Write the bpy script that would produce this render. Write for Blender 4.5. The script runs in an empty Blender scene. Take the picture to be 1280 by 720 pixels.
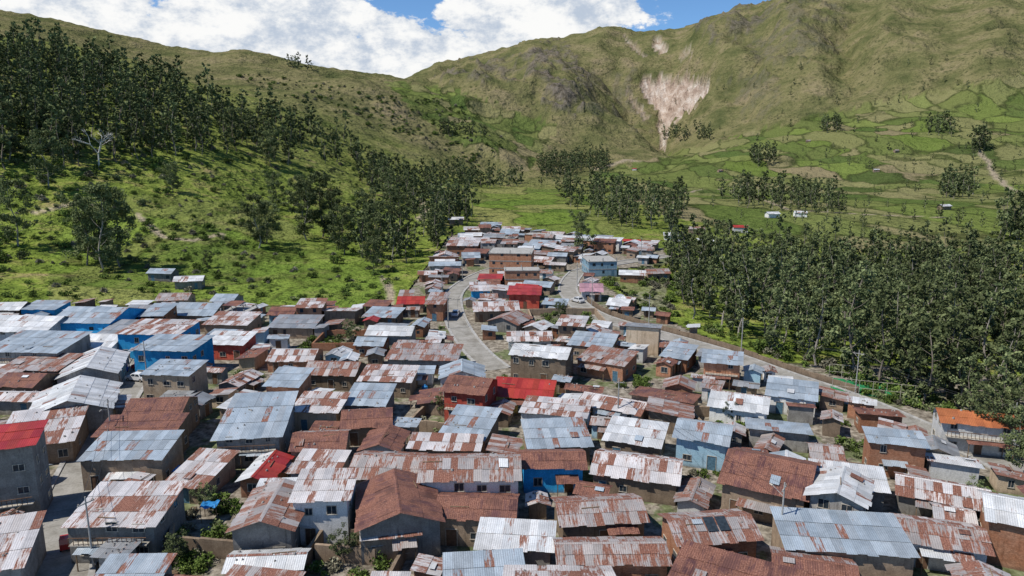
import bpy, math, random
import numpy as np
from math import sin, cos, tan, atan, atan2, radians, pi
from mathutils import Vector
random.seed(11)
R = random.random
def U(a, b): return a + (b - a) * R()
HS = 0.92     # houses: nominal dimensions x HS

# ------------------------------------------------------------------ survey
F = 900.0; PIT = radians(11.3); HC = 40.0       # focal (px of a 1280 frame), pitch, drone height
def slope(v): return tan(atan((360 - v) / F) - PIT)
def lat(u, v=250): return ((u - 640) / F) / (cos(PIT) + (360 - v) / F * sin(PIT))
def gp(u, v, z=0.0):
    Y = (HC - z) / max(1e-4, -slope(v)); return lat(u, v) * Y, Y
def proj(X, Y, Z):
    dz = Z - HC; d = Y * cos(PIT) - dz * sin(PIT)
    return 640 + F * X / d, 360 - F * (Y * sin(PIT) + dz * cos(PIT)) / d
def inpoly(x, y, poly):
    x = np.asarray(x, float); y = np.asarray(y, float); r = np.zeros(x.shape, bool); n = len(poly)
    for i in range(n):
        x1, y1 = poly[i]; x2, y2 = poly[(i + 1) % n]
        if y1 == y2: continue
        c = ((y1 > y) != (y2 > y)) & (x < (x2 - x1) * (y - y1) / (y2 - y1) + x1)
        r ^= c
    return r

# ------------------------------------------------------------------ noise
def vnoise(x, y, s=0):
    ix = np.floor(x); iy = np.floor(y); fx = x - ix; fy = y - iy
    fx = fx * fx * fx * (fx * (fx * 6 - 15) + 10); fy = fy * fy * fy * (fy * (fy * 6 - 15) + 10)
    def h(a, b):
        q = np.sin(a * 127.1 + b * 311.7 + s * 74.7) * 43758.5453
        return q - np.floor(q)
    return (h(ix, iy) * (1 - fx) + h(ix + 1, iy) * fx) * (1 - fy) + (h(ix, iy + 1) * (1 - fx) + h(ix + 1, iy + 1) * fx) * fy
def fbm(x, y, o=5, s=0, ridge=False, gain=.5):
    t = 0; a = 1; n = 0; c, sn = cos(.6), sin(.6)
    for i in range(o):
        q = vnoise(x, y, s + i)
        if ridge: q = 1 - np.abs(2 * q - 1)
        t = t + a * q; n += a; a *= gain
        x, y = (x * c - y * sn) * 2.03 + 3.1, (x * sn + y * c) * 2.03 + 1.7
    return t / n

# ------------------------------------------------------------------ terrain
UC = [-300, 0, 120, 240, 340, 440, 530, 600, 680, 760, 840, 920, 1020, 1150, 1280, 1600]
ac = [lat(u) for u in UC]
Z0 = [0] * 16
ZR = [(12, Z0), (60, Z0), (85, Z0), (110, [0] * 13 + [0, -1, -1]),
      (140, [0] * 12 + [-1, -2, -4, -5]),
      (185, [8, 3, 1, 0, 0, 0, 0, 0, 0, 0, -1, -3, -6, -8, -10, -10]),
      (240, [14, 9, 4, 1, 0, 0, 0, 0, 0, 0, -2, -6, -9, -12, -13, -13]),
      (320, [42, 35, 25, 14, 5, 1, 0, 0, 0, 0, -2, -5, -8, -10, -10, -10])]
VR = [(420, [95, 110, 146, 186, 226, 254, 263, 266, 267, 268, 270, 273, 275, 276, 275, 262]),
      (550, [48, 60, 93, 133, 172, 216, 240, 247, 248, 248, 250, 252, 253, 252, 248, 232]),
      (700, [50, 42, 60, 98, 132, 175, 215, 232, 236, 238, 240, 242, 243, 241, 236, 216]),
      (900, [60, 60, 78, 108, 126, 158, 192, 222, 230, 232, 234, 234, 230, 220, 204, 178]),
      (1200, [40, 45, 62, 92, 104, 126, 168, 196, 212, 218, 214, 204, 188, 168, 148, 106]),
      (1600, [10, 18, 38, 70, 80, 102, 120, 150, 175, 190, 186, 166, 140, 110, 82, 30]),
      (2200, [60, 60, 60, 80, 95, 108, 122, 130, 130, 130, 125, 98, 62, 28, -5, -60]),
      (3000, [90, 90, 90, 95, 100, 110, 100, 76, 46, 26, 38, 14, -15, -50, -80, -150]),
      (4500, [150, 150, 150, 155, 160, 170, 157, 132, 102, 86, 98, 72, 45, 10, -20, -90])]
ringY = [r[0] for r in ZR] + [r[0] for r in VR]
T = np.array([r[1] for r in ZR] + [[HC + Yr * slope(v) for v in vs] for Yr, vs in VR], float)
def cr(tb, t):
    n = tb.shape[0]; i = np.clip(np.floor(t).astype(int), 0, n - 2); f = np.clip(t - i, 0, 1)[:, None]
    p0 = tb[np.clip(i - 1, 0, n - 1)]; p1 = tb[i]; p2 = tb[i + 1]; p3 = tb[np.clip(i + 2, 0, n - 1)]
    m1 = (p2 - p0) * .5; m2 = (p3 - p1) * .5
    return (2 * f**3 - 3 * f**2 + 1) * p1 + (f**3 - 2 * f**2 + f) * m1 + (-2 * f**3 + 3 * f**2) * p2 + (f**3 - f**2) * m2
NA, NY = 900, 560
AS = np.linspace(-1.35, 1.35, NA); LY = np.linspace(math.log(12), math.log(5000), NY); YS = np.exp(LY)
G = cr(T, np.interp(LY, np.log(ringY), np.arange(len(ringY))))
G = cr(G.T, np.interp(AS, ac, np.arange(16))).T          # NY x NA
G[YS < 100] = 0
YY, AA = np.meshgrid(YS, AS, indexing='ij'); XX = AA * YY
VILL = [(-400, 402), (0, 394), (120, 384), (240, 376), (400, 386), (492, 388), (520, 350), (545, 318), (560, 296), (610, 284), (700, 296),
        (830, 310), (835, 330), (760, 338), (748, 352), (800, 385), (870, 415), (960, 449), (1060, 482), (1160, 525), (1290, 580),
        (1800, 800), (1800, 1500), (-900, 1500)]
pu, pv = proj(XX, YY, np.zeros_like(XX))
vm_ = (inpoly(pu, pv, VILL) | (YY < 130)) & (YY < 440)
flat = np.maximum(vm_.astype(float), np.clip((AA + .10) / .05, 0, 1)) * (1 - np.clip((YY - 480) / 300, 0, 1))
for _ in range(10):
    flat[1:-1] = (flat[:-2] + 2 * flat[1:-1] + flat[2:]) / 4; flat[:, 1:-1] = (flat[:, :-2] + 2 * flat[:, 1:-1] + flat[:, 2:]) / 4
G = np.where(vm_ & (AA < .25), G * .0, G)
for _ in range(14):
    k = (YY[1:-1, 1:-1] < 450)
    S = (G[:-2, 1:-1] + G[2:, 1:-1] + G[1:-1, :-2] + G[1:-1, 2:]) / 4; G[1:-1, 1:-1] = np.where(k & ~(vm_[1:-1, 1:-1] & (AA[1:-1, 1:-1] < .25)), S, G[1:-1, 1:-1])
amp = np.interp(YY, [0, 190, 260, 420, 700, 1000, 1600, 3000], [0, .5, 1.9, 5.0, 9, 22, 62, 105])
warp = fbm(XX / 300, YY / 300, 3, 40) * 160
rn = fbm((XX + warp) / 470, (YY - warp) / 620, 8, 3, True, .5) - .60
nn = fbm(XX / 60, YY / 60, 5, 9) - .5
far = np.clip((YY - 800) / 600, 0, 1)
G = G + amp * np.clip(1 - 1.0 * flat, 0.0, 1) * (far * rn * 1.35 + (1 - far) * nn * 1.3)
wx = (fbm(XX / 130, YY / 130, 4, 61) - .5) * 150; wy = (fbm(XX / 130, YY / 130, 4, 67) - .5) * 150
def spur(pts, h, w, sharp=1.25):
    global G
    P = [(lat(u, 120) * Y, Y) for u, Y in pts]; D = np.full(XX.shape, 1e9); tt = np.zeros(XX.shape)
    for k in range(len(P) - 1):
        a, b = P[k], P[k + 1]; dx, dy = b[0] - a[0], b[1] - a[1]
        t = np.clip(((XX + wx - a[0]) * dx + (YY + wy - a[1]) * dy) / (dx * dx + dy * dy), 0, 1)
        d = np.hypot(XX + wx - a[0] - t * dx, YY + wy - a[1] - t * dy); m = d < D; D = np.where(m, d, D); tt = np.where(m, (k + t) / (len(P) - 1), tt)
    G += h * np.exp(-(D / w)**sharp) * np.clip((1.05 - tt) * 3, 0, 1) * np.clip(.15 + tt * 3, 0, 1)
spur([(655, 2750), (690, 2200), (715, 1850), (740, 1500)], 92, 160)
spur([(690, 2200), (660, 1850), (655, 1550)], 60, 100)
spur([(575, 2600), (590, 2000), (610, 1500)], 75, 130)
spur([(880, 2800), (905, 2200), (900, 1650)], 110, 130)
spur([(985, 2700), (975, 2000), (1000, 1450)], 100, 120)
spur([(1110, 2500), (1100, 1800), (1120, 1400)], 90, 110)
spur([(1230, 2200), (1220, 1600), (1230, 1300)], 70, 100)
spur([(830, 2600), (838, 2000), (828, 1400)], -80, 75)
spur([(770, 2600), (790, 2100), (815, 1700)], -55, 70)
spur([(940, 2600), (945, 2000), (940, 1500)], -60, 80)
spur([(1050, 2500), (1045, 1900), (1060, 1400)], -50, 70)
spur([(560, 1330), (590, 1250), (640, 1120)], 36, 75, 1.6)
spur([(400, 1500), (470, 1300), (520, 1150)], 26, 90, 1.4)
def hz(x, y):
    y = max(y, 12.01); a = x / y
    i = (math.log(y) - LY[0]) / (LY[1] - LY[0]); j = (a - AS[0]) / (AS[1] - AS[0])
    i = min(max(i, 0), NY - 1.001); j = min(max(j, 0), NA - 1.001); i0 = int(i); j0 = int(j); fi = i - i0; fj = j - j0
    return (G[i0, j0] * (1 - fj) + G[i0, j0 + 1] * fj) * (1 - fi) + (G[i0 + 1, j0] * (1 - fj) + G[i0 + 1, j0 + 1] * fj) * fi
def tp(u, v):
    s = slope(v); a = lat(u, v); j = int(np.clip((a - AS[0]) / (AS[1] - AS[0]), 0, NA - 1))
    d = G[:, j] - (HC + s * YS); k = np.argmax(d > 0)
    if d[k] <= 0 or k == 0: return None
    f = -d[k - 1] / (d[k] - d[k - 1]); Y = YS[k - 1] + f * (YS[k] - YS[k - 1])
    return a * Y, Y, hz(a * Y, Y)

up, vp = proj(XX, YY, G)
wob = (fbm(XX / 22, YY / 22, 4, 5) - .5)
wob2 = (fbm(XX / 17, YY / 17, 4, 77) - .5)
def soft(poly, minY=0, maxY=1e9, w=16):
    return (inpoly(up + wob * w, vp + wob2 * w, poly) & (YY > minY) & (YY < maxY)).astype(float)
rockz = np.maximum.reduce([soft([(655, 62), (710, 62), (740, 110), (715, 145), (668, 120)], 1100, 4000, 30),
    soft([(545, 96), (600, 76), (650, 68), (630, 92), (580, 105)], 1100, 4500, 30) * .8,
    soft([(625, 85), (700, 50), (710, 64), (630, 108)], 1100, 4500, 30) * .7,
    soft([(860, 14), (960, 0), (1000, 30), (880, 50)], 1100, 4500, 30) * .8, soft([(700, 100), (760, 80), (800, 90), (780, 120), (820, 160), (760, 170)], 1100, 4000, 30) * .5,
    soft([(880, 10), (1040, -30), (1060, 70), (950, 80)], 1100, 4500, 30) * .5,
    soft([(890, 100), (960, 90), (1000, 130), (930, 150)], 1100, 4000, 30) * .4])
rk = fbm(XX / 60, YY / 90, 6, 21, True, .6)
G += rockz * (rk - .55) * 42
up, vp = proj(XX, YY, G)
rock = np.clip((rk - .58) * 6, 0, 1) * rockz
dirt = vm_.astype(float)
dirt = np.maximum(dirt, soft([(755, 345), (830, 335), (842, 390), (820, 392), (790, 372)], 100, 500) * .6)
scar = np.maximum.reduce([
    soft([(800, 94), (845, 96), (890, 98), (884, 114), (868, 132), (848, 146), (836, 150), (828, 146), (812, 128), (803, 112)], 1100, 3500, 11),
    soft([(822, 140), (842, 142), (836, 160), (834, 186), (824, 186), (824, 165)], 1100, 3500, 7) * .75,
    soft([(814, 46), (826, 46), (834, 60), (826, 70), (818, 60)], 1100, 3600, 8) * .8, soft([(850, 62), (862, 60), (866, 68), (850, 76)], 1100, 3600, 6) * .5,
    soft([(777, 40), (790, 50), (810, 70), (806, 72), (784, 54)], 1100, 3600, 6) * .6,
    soft([(782, 112), (800, 128), (812, 148), (806, 150), (788, 128)], 1100, 3500, 6) * .6])
G -= scar * 14
fieldsL = np.maximum(soft([(585, 236), (700, 236), (790, 262), (790, 290), (700, 303), (600, 290)], 250, 1500, 8),
    soft([(60, 300), (150, 245), (300, 250), (480, 330), (485, 388), (240, 372), (60, 380)], 150, 500, 10) * .8)
fieldsR = np.maximum(soft([(720, 222), (860, 188), (1000, 150), (1290, 90), (1290, 310), (1000, 310), (840, 272)], 300, 2500, 14),
    soft([(480, 100), (560, 110), (700, 160), (660, 215), (560, 175)], 700, 2500, 14))
lush = np.clip(1.25 - YY / 900, 0, 1); lush = np.maximum(lush, fieldsR * .35)
path = np.zeros_like(YY)
def addpath(pts, w):
    global path
    P = [tp(*p) for p in pts]; P = [p for p in P if p]
    for a, b in zip(P[:-1], P[1:]):
        ax, ay, bx, by = a[0], a[1], b[0], b[1]; L2 = (bx - ax)**2 + (by - ay)**2 + 1e-6
        t = np.clip(((XX - ax) * (bx - ax) + (YY - ay) * (by - ay)) / L2, 0, 1)
        d = np.hypot(XX + wob * w * 2 - ax - t * (bx - ax), YY - ay - t * (by - ay)); path = np.maximum(path, np.clip(1.6 - d / w, 0, 1))
addpath([(492, 390), (488, 365), (481, 348)], 1.0)
addpath([(528, 275), (531, 262), (527, 248)], 2.0)
addpath([(170, 268), (185, 280), (205, 296), (240, 300), (280, 292)], 1.2)
addpath([(40, 266), (60, 262), (100, 252), (130, 262)], 1.1)
addpath([(1280, 242), (1250, 225), (1238, 205), (1225, 188)], 2.6)
addpath([(740, 212), (765, 206), (785, 200), (800, 202)], 6)
addpath([(810, 246), (900, 236), (985, 262), (1080, 268), (1180, 272)], 1.6)

def attr(me, name, arr):
    a = me.color_attributes.new(name, 'FLOAT_COLOR', 'POINT'); a.data.foreach_set('color', np.ascontiguousarray(arr, dtype=np.float32).ravel())
me = bpy.data.meshes.new('ground')
co = np.stack([XX, YY, G], -1).reshape(-1, 3)
idx = np.arange(NY * NA).reshape(NY, NA)
q = np.stack([idx[:-1, :-1], idx[:-1, 1:], idx[1:, 1:], idx[1:, :-1]], -1).reshape(-1, 4)
me.vertices.add(len(co)); me.vertices.foreach_set('co', co.astype(np.float32).ravel())
me.loops.add(q.size); me.loops.foreach_set('vertex_index', q.astype(np.int32).ravel())
me.polygons.add(len(q)); me.polygons.foreach_set('loop_start', np.arange(0, q.size, 4, dtype=np.int32))
me.polygons.foreach_set('use_smooth', np.ones(len(q), bool)); me.update(); me.validate()
one = np.ones_like(YY)
attr(me, 'zoneA', np.stack([dirt, scar, rock, one], -1))
attr(me, 'zoneB', np.stack([fieldsL, path, lush, fieldsR], -1))
ground = bpy.data.objects.new('ground', me); SC = bpy.context.scene.collection; SC.objects.link(ground)

# ------------------------------------------------------------------ node helper
class NT:
    def __init__(s, name, diffuse=False):
        s.m = bpy.data.materials.new(name); s.m.use_nodes = True; s.t = s.m.node_tree; s.n = s.t.nodes; s.n.clear()
        s.dif = diffuse
        s.out = s.n.new('ShaderNodeOutputMaterial'); s.b = s.n.new('ShaderNodeBsdfDiffuse' if diffuse else 'ShaderNodeBsdfPrincipled'); s.l(s.b.outputs[0], s.out.inputs[0])
        if not diffuse: s.b.inputs['Specular IOR Level'].default_value = .25
    def l(s, a, b): s.t.links.new(a, b)
    def put(s, inp, val):
        if isinstance(val, bpy.types.NodeSocket): s.l(val, inp)
        elif isinstance(val, tuple) and len(val) == 3 and inp.type == 'RGBA': inp.default_value = val + (1,)
        else: inp.default_value = val
    def pos(s): return s.n.new('ShaderNodeNewGeometry').outputs['Position']
    def obj(s): return s.n.new('ShaderNodeTexCoord').outputs['Object']
    def uv(s): return s.n.new('ShaderNodeTexCoord').outputs['UV']
    def mapv(s, v, sc, loc=(0, 0, 0)):
        m = s.n.new('ShaderNodeMapping'); s.l(v, m.inputs[0]); m.inputs['Scale'].default_value = sc; m.inputs['Location'].default_value = loc; return m.outputs[0]
    def noise(s, v, sc, det=4, ro=.55, dis=0):
        m = s.n.new('ShaderNodeTexNoise'); s.l(v, m.inputs['Vector']); m.inputs['Scale'].default_value = sc; m.inputs['Detail'].default_value = det
        m.inputs['Roughness'].default_value = ro; m.inputs['Distortion'].default_value = dis; return m.outputs['Fac']
    def mix(s, f, a, b, mode='MIX'):
        m = s.n.new('ShaderNodeMix'); m.data_type = 'RGBA'; m.blend_type = mode
        s.put(m.inputs[0], f); s.put(m.inputs[6], a); s.put(m.inputs[7], b); return m.outputs[2]
    def math(s, op, a, b=0., c=None):
        m = s.n.new('ShaderNodeMath'); m.operation = op; s.put(m.inputs[0], a); s.put(m.inputs[1], b)
        if c is not None: s.put(m.inputs[2], c)
        return m.outputs[0]
    def mr(s, v, a, b, c=0., d=1.):
        m = s.n.new('ShaderNodeMapRange'); m.interpolation_type = 'SMOOTHSTEP'; s.put(m.inputs[0], v)
        for i, k in enumerate((a, b, c, d)): s.put(m.inputs[i + 1], k)
        return m.outputs[0]
    def ramp(s, f, st):
        m = s.n.new('ShaderNodeValToRGB'); s.l(f, m.inputs[0]); e = m.color_ramp.elements
        e[0].position = st[0][0]; e[0].color = st[0][1] + (1,); e[1].position = st[-1][0]; e[1].color = st[-1][1] + (1,)
        for p, c in st[1:-1]:
            k = e.new(p); k.color = c + (1,)
        return m.outputs[0]
    def attr(s, name):
        m = s.n.new('ShaderNodeAttribute'); m.attribute_name = name; return m
    def sep(s, c):
        m = s.n.new('ShaderNodeSeparateColor'); s.l(c, m.inputs[0]); return m.outputs
    def scale(s, c, f): return s.mix(1., c, s.gray(f), 'MULTIPLY')
    def gray(s, f):
        m = s.n.new('ShaderNodeCombineColor')
        for i in range(3): s.put(m.inputs[i], f)
        return m.outputs[0]
    def rnd(s): return s.n.new('ShaderNodeObjectInfo').outputs['Random']
    def vor(s, v, sc, metric='EUCLIDEAN', rd=1.):
        m = s.n.new('ShaderNodeTexVoronoi'); m.distance = metric; m.inputs['Scale'].default_value = sc; m.inputs['Randomness'].default_value = rd; s.l(v, m.inputs['Vector']); return m
    def bump(s, h, st, dist):
        m = s.n.new('ShaderNodeBump'); m.inputs['Strength'].default_value = st; m.inputs['Distance'].default_value = dist
        s.l(h, m.inputs['Height']); s.l(m.outputs[0], s.b.inputs['Normal'])
    def fin(s, col, rough=.85, metal=0.):
        if s.dif: s.put(s.b.inputs['Color'], col); return s.m
        s.put(s.b.inputs['Base Color'], col); s.put(s.b.inputs['Roughness'], rough); s.put(s.b.inputs['Metallic'], metal); return s.m

# ground material
g = NT('ground', True); P = g.pos()
zA = g.sep(g.attr('zoneA').outputs['Color']); zBn = g.attr('zoneB'); zB = g.sep(zBn.outputs['Color']); fR = zBn.outputs['Alpha']
nb = g.noise(P, .012, 5, .64); nm = g.noise(P, .07, 5, .7); nf = g.noise(P, .9, 3, .7)
lushc = g.ramp(nm, [(.3, (.07, .095, .024)), (.42, (.12, .165, .03)), (.52, (.175, .225, .042)), (.6, (.215, .215, .065)), (.7, (.27, .215, .11))])
dry = g.ramp(nb, [(.32, (.08, .092, .036)), (.45, (.145, .142, .06)), (.56, (.2, .178, .085)), (.7, (.245, .2, .115))])
sv = g.vor(P, .085); sp = g.mr(sv.outputs['Distance'], .12, .42, 1., 0.)
clus = g.mr(nb, .40, .56)
dry = g.mix(g.math('MULTIPLY', g.math('MULTIPLY', sp, clus), .7), dry, (.04, .052, .02))
dry = g.mix(g.math('MULTIPLY', g.mr(nm, .53, .64), .45), dry, (.06, .07, .03))
sx = g.n.new('ShaderNodeSeparateXYZ'); g.l(P, sx.inputs[0])
tz = g.math('FRACT', g.math('ADD', g.math('DIVIDE', sx.outputs['Z'], 13.), g.math('ADD', g.math('MULTIPLY', nm, .8), g.math('MULTIPLY', nb, 5.))))
ter = g.math('MULTIPLY', g.mr(tz, .0, .2, 1., 0.), g.mr(g.noise(P, .009, 1), .42, .56))
dry = g.mix(g.math('MULTIPLY', ter, .6), dry, (.055, .065, .026))
base = g.mix(zB[2], dry, lushc)
wn = g.n.new('ShaderNodeTexNoise'); g.l(P, wn.inputs['Vector']); wn.inputs['Scale'].default_value = .01; wn.inputs['Detail'].default_value = 1
def fieldc(scal, pal, mp, hw):
    pw = g.n.new('ShaderNodeVectorMath'); pw.operation = 'ADD'; g.l(g.mapv(P, mp), pw.inputs[0])
    sc_ = g.n.new('ShaderNodeVectorMath'); sc_.operation = 'SCALE'; g.l(wn.outputs['Color'], sc_.inputs[0]); sc_.inputs['Scale'].default_value = 50; g.l(sc_.outputs[0], pw.inputs[1])
    v = g.vor(pw.outputs[0], scal, 'CHEBYCHEV', .8); c = g.ramp(g.sep(v.outputs['Color'])[0], pal)
    v2 = g.n.new('ShaderNodeTexVoronoi'); v2.distance = 'CHEBYCHEV'; v2.feature = 'F2'; v2.inputs['Scale'].default_value = scal; v2.inputs['Randomness'].default_value = .8; g.l(pw.outputs[0], v2.inputs['Vector'])
    e = g.math('SUBTRACT', v2.outputs['Distance'], v.outputs['Distance'])
    hedge = g.math('MULTIPLY', g.mr(e, .0, hw, 1., 0.), g.mr(nm, .36, .5))
    return g.mix(g.math('MULTIPLY', hedge, .9), c, (.03, .042, .015))
fl = fieldc(.03, [(.0, (.08, .14, .027)), (.35, (.17, .24, .042)), (.6, (.14, .165, .048)), (.8, (.25, .24, .09)), (1., (.08, .13, .027))], (1, .5, .5), .08)
fr = fieldc(.022, [(.0, (.07, .115, .03)), (.25, (.14, .165, .05)), (.42, (.23, .21, .1)), (.6, (.12, .17, .036)), (.75, (.25, .2, .12)), (.88, (.16, .21, .05)), (1., (.055, .085, .026))], (1, .4, .7), .12)
base = g.mix(g.math('MULTIPLY', zB[0], .8), base, fl)
base = g.mix(g.math('MULTIPLY', fR, .85), base, fr)
dirtc = g.ramp(nf, [(.3, (.13, .11, .085)), (.5, (.22, .19, .15)), (.7, (.3, .27, .22))])
dirtc = g.mix(g.math('MULTIPLY', g.mr(nm, .5, .56), .7), dirtc, (.085, .12, .035))
base = g.mix(zA[0], base, dirtc)
base = g.mix(zB[1], base, (.34, .28, .2))
strk = g.noise(g.mapv(P, (1, .2, .12)), .07, 5, .72)
scc = g.ramp(strk, [(.3, (.17, .12, .09)), (.44, (.36, .27, .21)), (.55, (.47, .38, .31)), (.68, (.62, .56, .49))])
base = g.mix(zA[1], base, scc)
rc = g.ramp(nm, [(.38, (.06, .05, .042)), (.6, (.2, .17, .145))])
base = g.mix(g.math('MULTIPLY', zA[2], .85), base, rc)
base = g.scale(base, g.mr(nf, .25, .75, .6, 1.35))
hh = g.math('ADD', g.math('MULTIPLY', nm, 10.), g.math('MULTIPLY', nb, 38.))
hh = g.math('MULTIPLY', hh, g.math('SUBTRACT', 1., zA[0]))
g.bump(hh, .85, 1.)
me.materials.append(g.fin(base))

# ------------------------------------------------------------------ building materials
def wallmat(name, c1, c2, brick=False, stain=.6):
    m = NT(name, True); p = m.obj(); n1 = m.noise(p, .8, 3, .65); n2 = m.noise(p, 7, 3, .7)
    c = m.mix(m.mr(n1, .3, .7), c1, c2)
    if brick:
        b = m.n.new('ShaderNodeTexBrick'); m.l(m.uv(), b.inputs[0]); b.inputs['Scale'].default_value = 1
        b.inputs['Brick Width'].default_value = .30; b.inputs['Row Height'].default_value = .14; b.inputs['Mortar Size'].default_value = .014
        b.inputs['Color1'].default_value = (.95, .95, .95, 1); b.inputs['Color2'].default_value = (.6, .6, .6, 1); b.inputs['Mortar'].default_value = (.55, .55, .52, 1)
        c = m.mix(.8, c, b.outputs[0], 'MULTIPLY')
    s2 = m.noise(m.mapv(p, (2.2, 2.2, .25)), 1, 3, .6)
    c = m.mix(m.math('MULTIPLY', m.mr(s2, .5, .75), stain), c, tuple(k * .4 for k in c1))
    sp_ = m.n.new('ShaderNodeSeparateXYZ'); m.l(p, sp_.inputs[0])      # splash-stained wall foot
    ft = m.mr(m.math('ADD', sp_.outputs['Z'], m.math('MULTIPLY', n1, 1.2)), .5, 1.3, .55, 0.)
    c = m.mix(ft, c, (.13, .105, .08))
    c = m.scale(c, m.mr(m.rnd(), 0, 1, .72, 1.25)); c = m.scale(c, m.mr(n2, .2, .8, .72, 1.18))
    return m.fin(c, .9)
WM = {'adobe': wallmat('adobe', (.24, .178, .127), (.33, .25, .178)), 'brick': wallmat('brick', (.46, .21, .12), (.52, .28, .18), True),
      'gray': wallmat('concrete_wall', (.24, .225, .205), (.34, .325, .3)), 'white': wallmat('white_plaster', (.7, .69, .65), (.78, .77, .74), stain=.4),
      'blue': wallmat('blue_paint', (.03, .27, .56), (.05, .36, .68), stain=.2), 'tan': wallmat('tan_plaster', (.46, .35, .24), (.54, .43, .31)),
      'redw': wallmat('red_paint', (.42, .07, .05), (.5, .12, .08)), 'sky': wallmat('pale_blue', (.28, .45, .55), (.35, .5, .6)), 'yellow': wallmat('yellow_plaster', (.6, .42, .1), (.66, .5, .2))}
rm = NT('corrugated_roof'); at = rm.attr('sheet'); uvv = rm.uv()
ns = rm.noise(rm.mapv(uvv, (3.6, .45, 1)), 1, 5, .74, .3); nl = rm.noise(uvv, .45, 3, .6); n3 = rm.noise(uvv, 6, 3, .7)
rv = rm.math('ADD', rm.math('ADD', rm.math('MULTIPLY', rm.math('SUBTRACT', ns, .5), 2.0), rm.math('MULTIPLY', rm.math('SUBTRACT', nl, .5), 1.2)), at.outputs['Alpha'])
rf = rm.mr(rv, .34, .7)
rust = rm.ramp(n3, [(.25, (.11, .045, .032)), (.5, (.205, .09, .062)), (.75, (.32, .175, .125))])
c = rm.mix(rf, at.outputs['Color'], rust)
c = rm.scale(c, rm.mr(nl, .3, .7, .85, 1.12))
c = rm.scale(c, rm.mr(n3, .2, .8, .8, 1.15))
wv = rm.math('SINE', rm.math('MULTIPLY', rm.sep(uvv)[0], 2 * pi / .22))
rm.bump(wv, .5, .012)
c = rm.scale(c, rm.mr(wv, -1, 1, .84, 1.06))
ROOF = rm.fin(c, rm.math('ADD', .42, rm.math('MULTIPLY', rf, .45)), rm.math('MULTIPLY', rm.math('SUBTRACT', 1., rf), .2))
def simple(name, c, rough=.7, metal=0, var=.25, sc=3):
    m = NT(name, rough >= .7); n = m.noise(m.obj(), sc, 2, .6); return m.fin(m.mix(m.mr(n, .3, .7), tuple(k * (1 - var) for k in c), tuple(min(1, k * (1 + var)) for k in c)), rough, metal)
GLASS = simple('window_glass', (.03, .04, .05), .15); FRAME = simple('window_frame', (.4, .36, .3), .6); DOOR = simple('door_paint', (.14, .08, .05), .6)
DOORB = simple('metal_door', (.08, .16, .22), .5); STONE = simple('stone', (.28, .26, .24), .9); CONC = simple('concrete', (.33, .32, .3), .85, 0, .2, 1.5)
WOOD = simple('timber', (.2, .14, .09), .8); DARK = simple('dark_metal', (.04, .04, .045), .5)

# ------------------------------------------------------------------ mesh builder
class MB:
    def __init__(s): s.v = []; s.f = []; s.m = []; s.uv = []; s.c = []
    def face(s, pts, m=0, uv=None, col=(1, 1, 1, 0)):
        k = len(s.v); s.v += [tuple(p) for p in pts]; s.f.append(tuple(range(k, k + len(pts)))); s.m.append(m)
        s.uv += uv if uv else [(0, 0)] * len(pts); s.c += [col] * len(pts)
    def box(s, x0, x1, y0, y1, z0, z1, m=0, col=(1, 1, 1, 0)):
        a = [(x0, y0), (x1, y0), (x1, y1), (x0, y1)]
        for i in range(4):
            (p, q), (r, t) = a[i], a[(i + 1) % 4]; L = abs(r - p) + abs(t - q)
            s.face([(p, q, z0), (r, t, z0), (r, t, z1), (p, q, z1)], m, [(0, z0), (L, z0), (L, z1), (0, z1)], col)
        s.face([(x, y, z1) for x, y in a], m, [(x, y) for x, y in a], col); s.face([(x, y, z0) for x, y in a[::-1]], m, [(x, y) for x, y in a[::-1]], col)
    def tube(s, p, q, r0, r1, n=6, m=0, cap=True):
        p = np.array(p, float); q = np.array(q, float); d = q - p; L = np.linalg.norm(d) + 1e-9; d /= L
        a = np.cross(d, (0, 0, 1) if abs(d[2]) < .9 else (1, 0, 0)); a /= np.linalg.norm(a); b = np.cross(d, a)
        A = [p + r0 * (a * cos(2 * pi * i / n) + b * sin(2 * pi * i / n)) for i in range(n)]
        B = [q + r1 * (a * cos(2 * pi * i / n) + b * sin(2 * pi * i / n)) for i in range(n)]
        for i in range(n): s.face([A[i], A[(i + 1) % n], B[(i + 1) % n], B[i]], m)
        if cap: s.face(B, m); s.face(A[::-1], m)
    def mesh(s, name, mats):
        me = bpy.data.meshes.new(name); me.from_pydata(s.v, [], s.f)
        for m in mats: me.materials.append(m)
        me.polygons.foreach_set('material_index', s.m)
        l = me.uv_layers.new(name='UVMap'); l.data.foreach_set('uv', np.array(s.uv, np.float32).ravel())
        ca = me.color_attributes.new('sheet', 'FLOAT_COLOR', 'CORNER'); ca.data.foreach_set('color', np.array(s.c, np.float32).ravel())
        me.update(); return me
def mkobj(name, data, loc=(0, 0, 0), rz=0, parent=None, sc=1):
    o = bpy.data.objects.new(name, data); SC.objects.link(o); o.location = loc; o.rotation_euler = (0, 0, rz)
    if sc != 1: o.scale = (sc, sc, sc) if not isinstance(sc, tuple) else sc
    if parent: o.parent = parent
    return o

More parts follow.
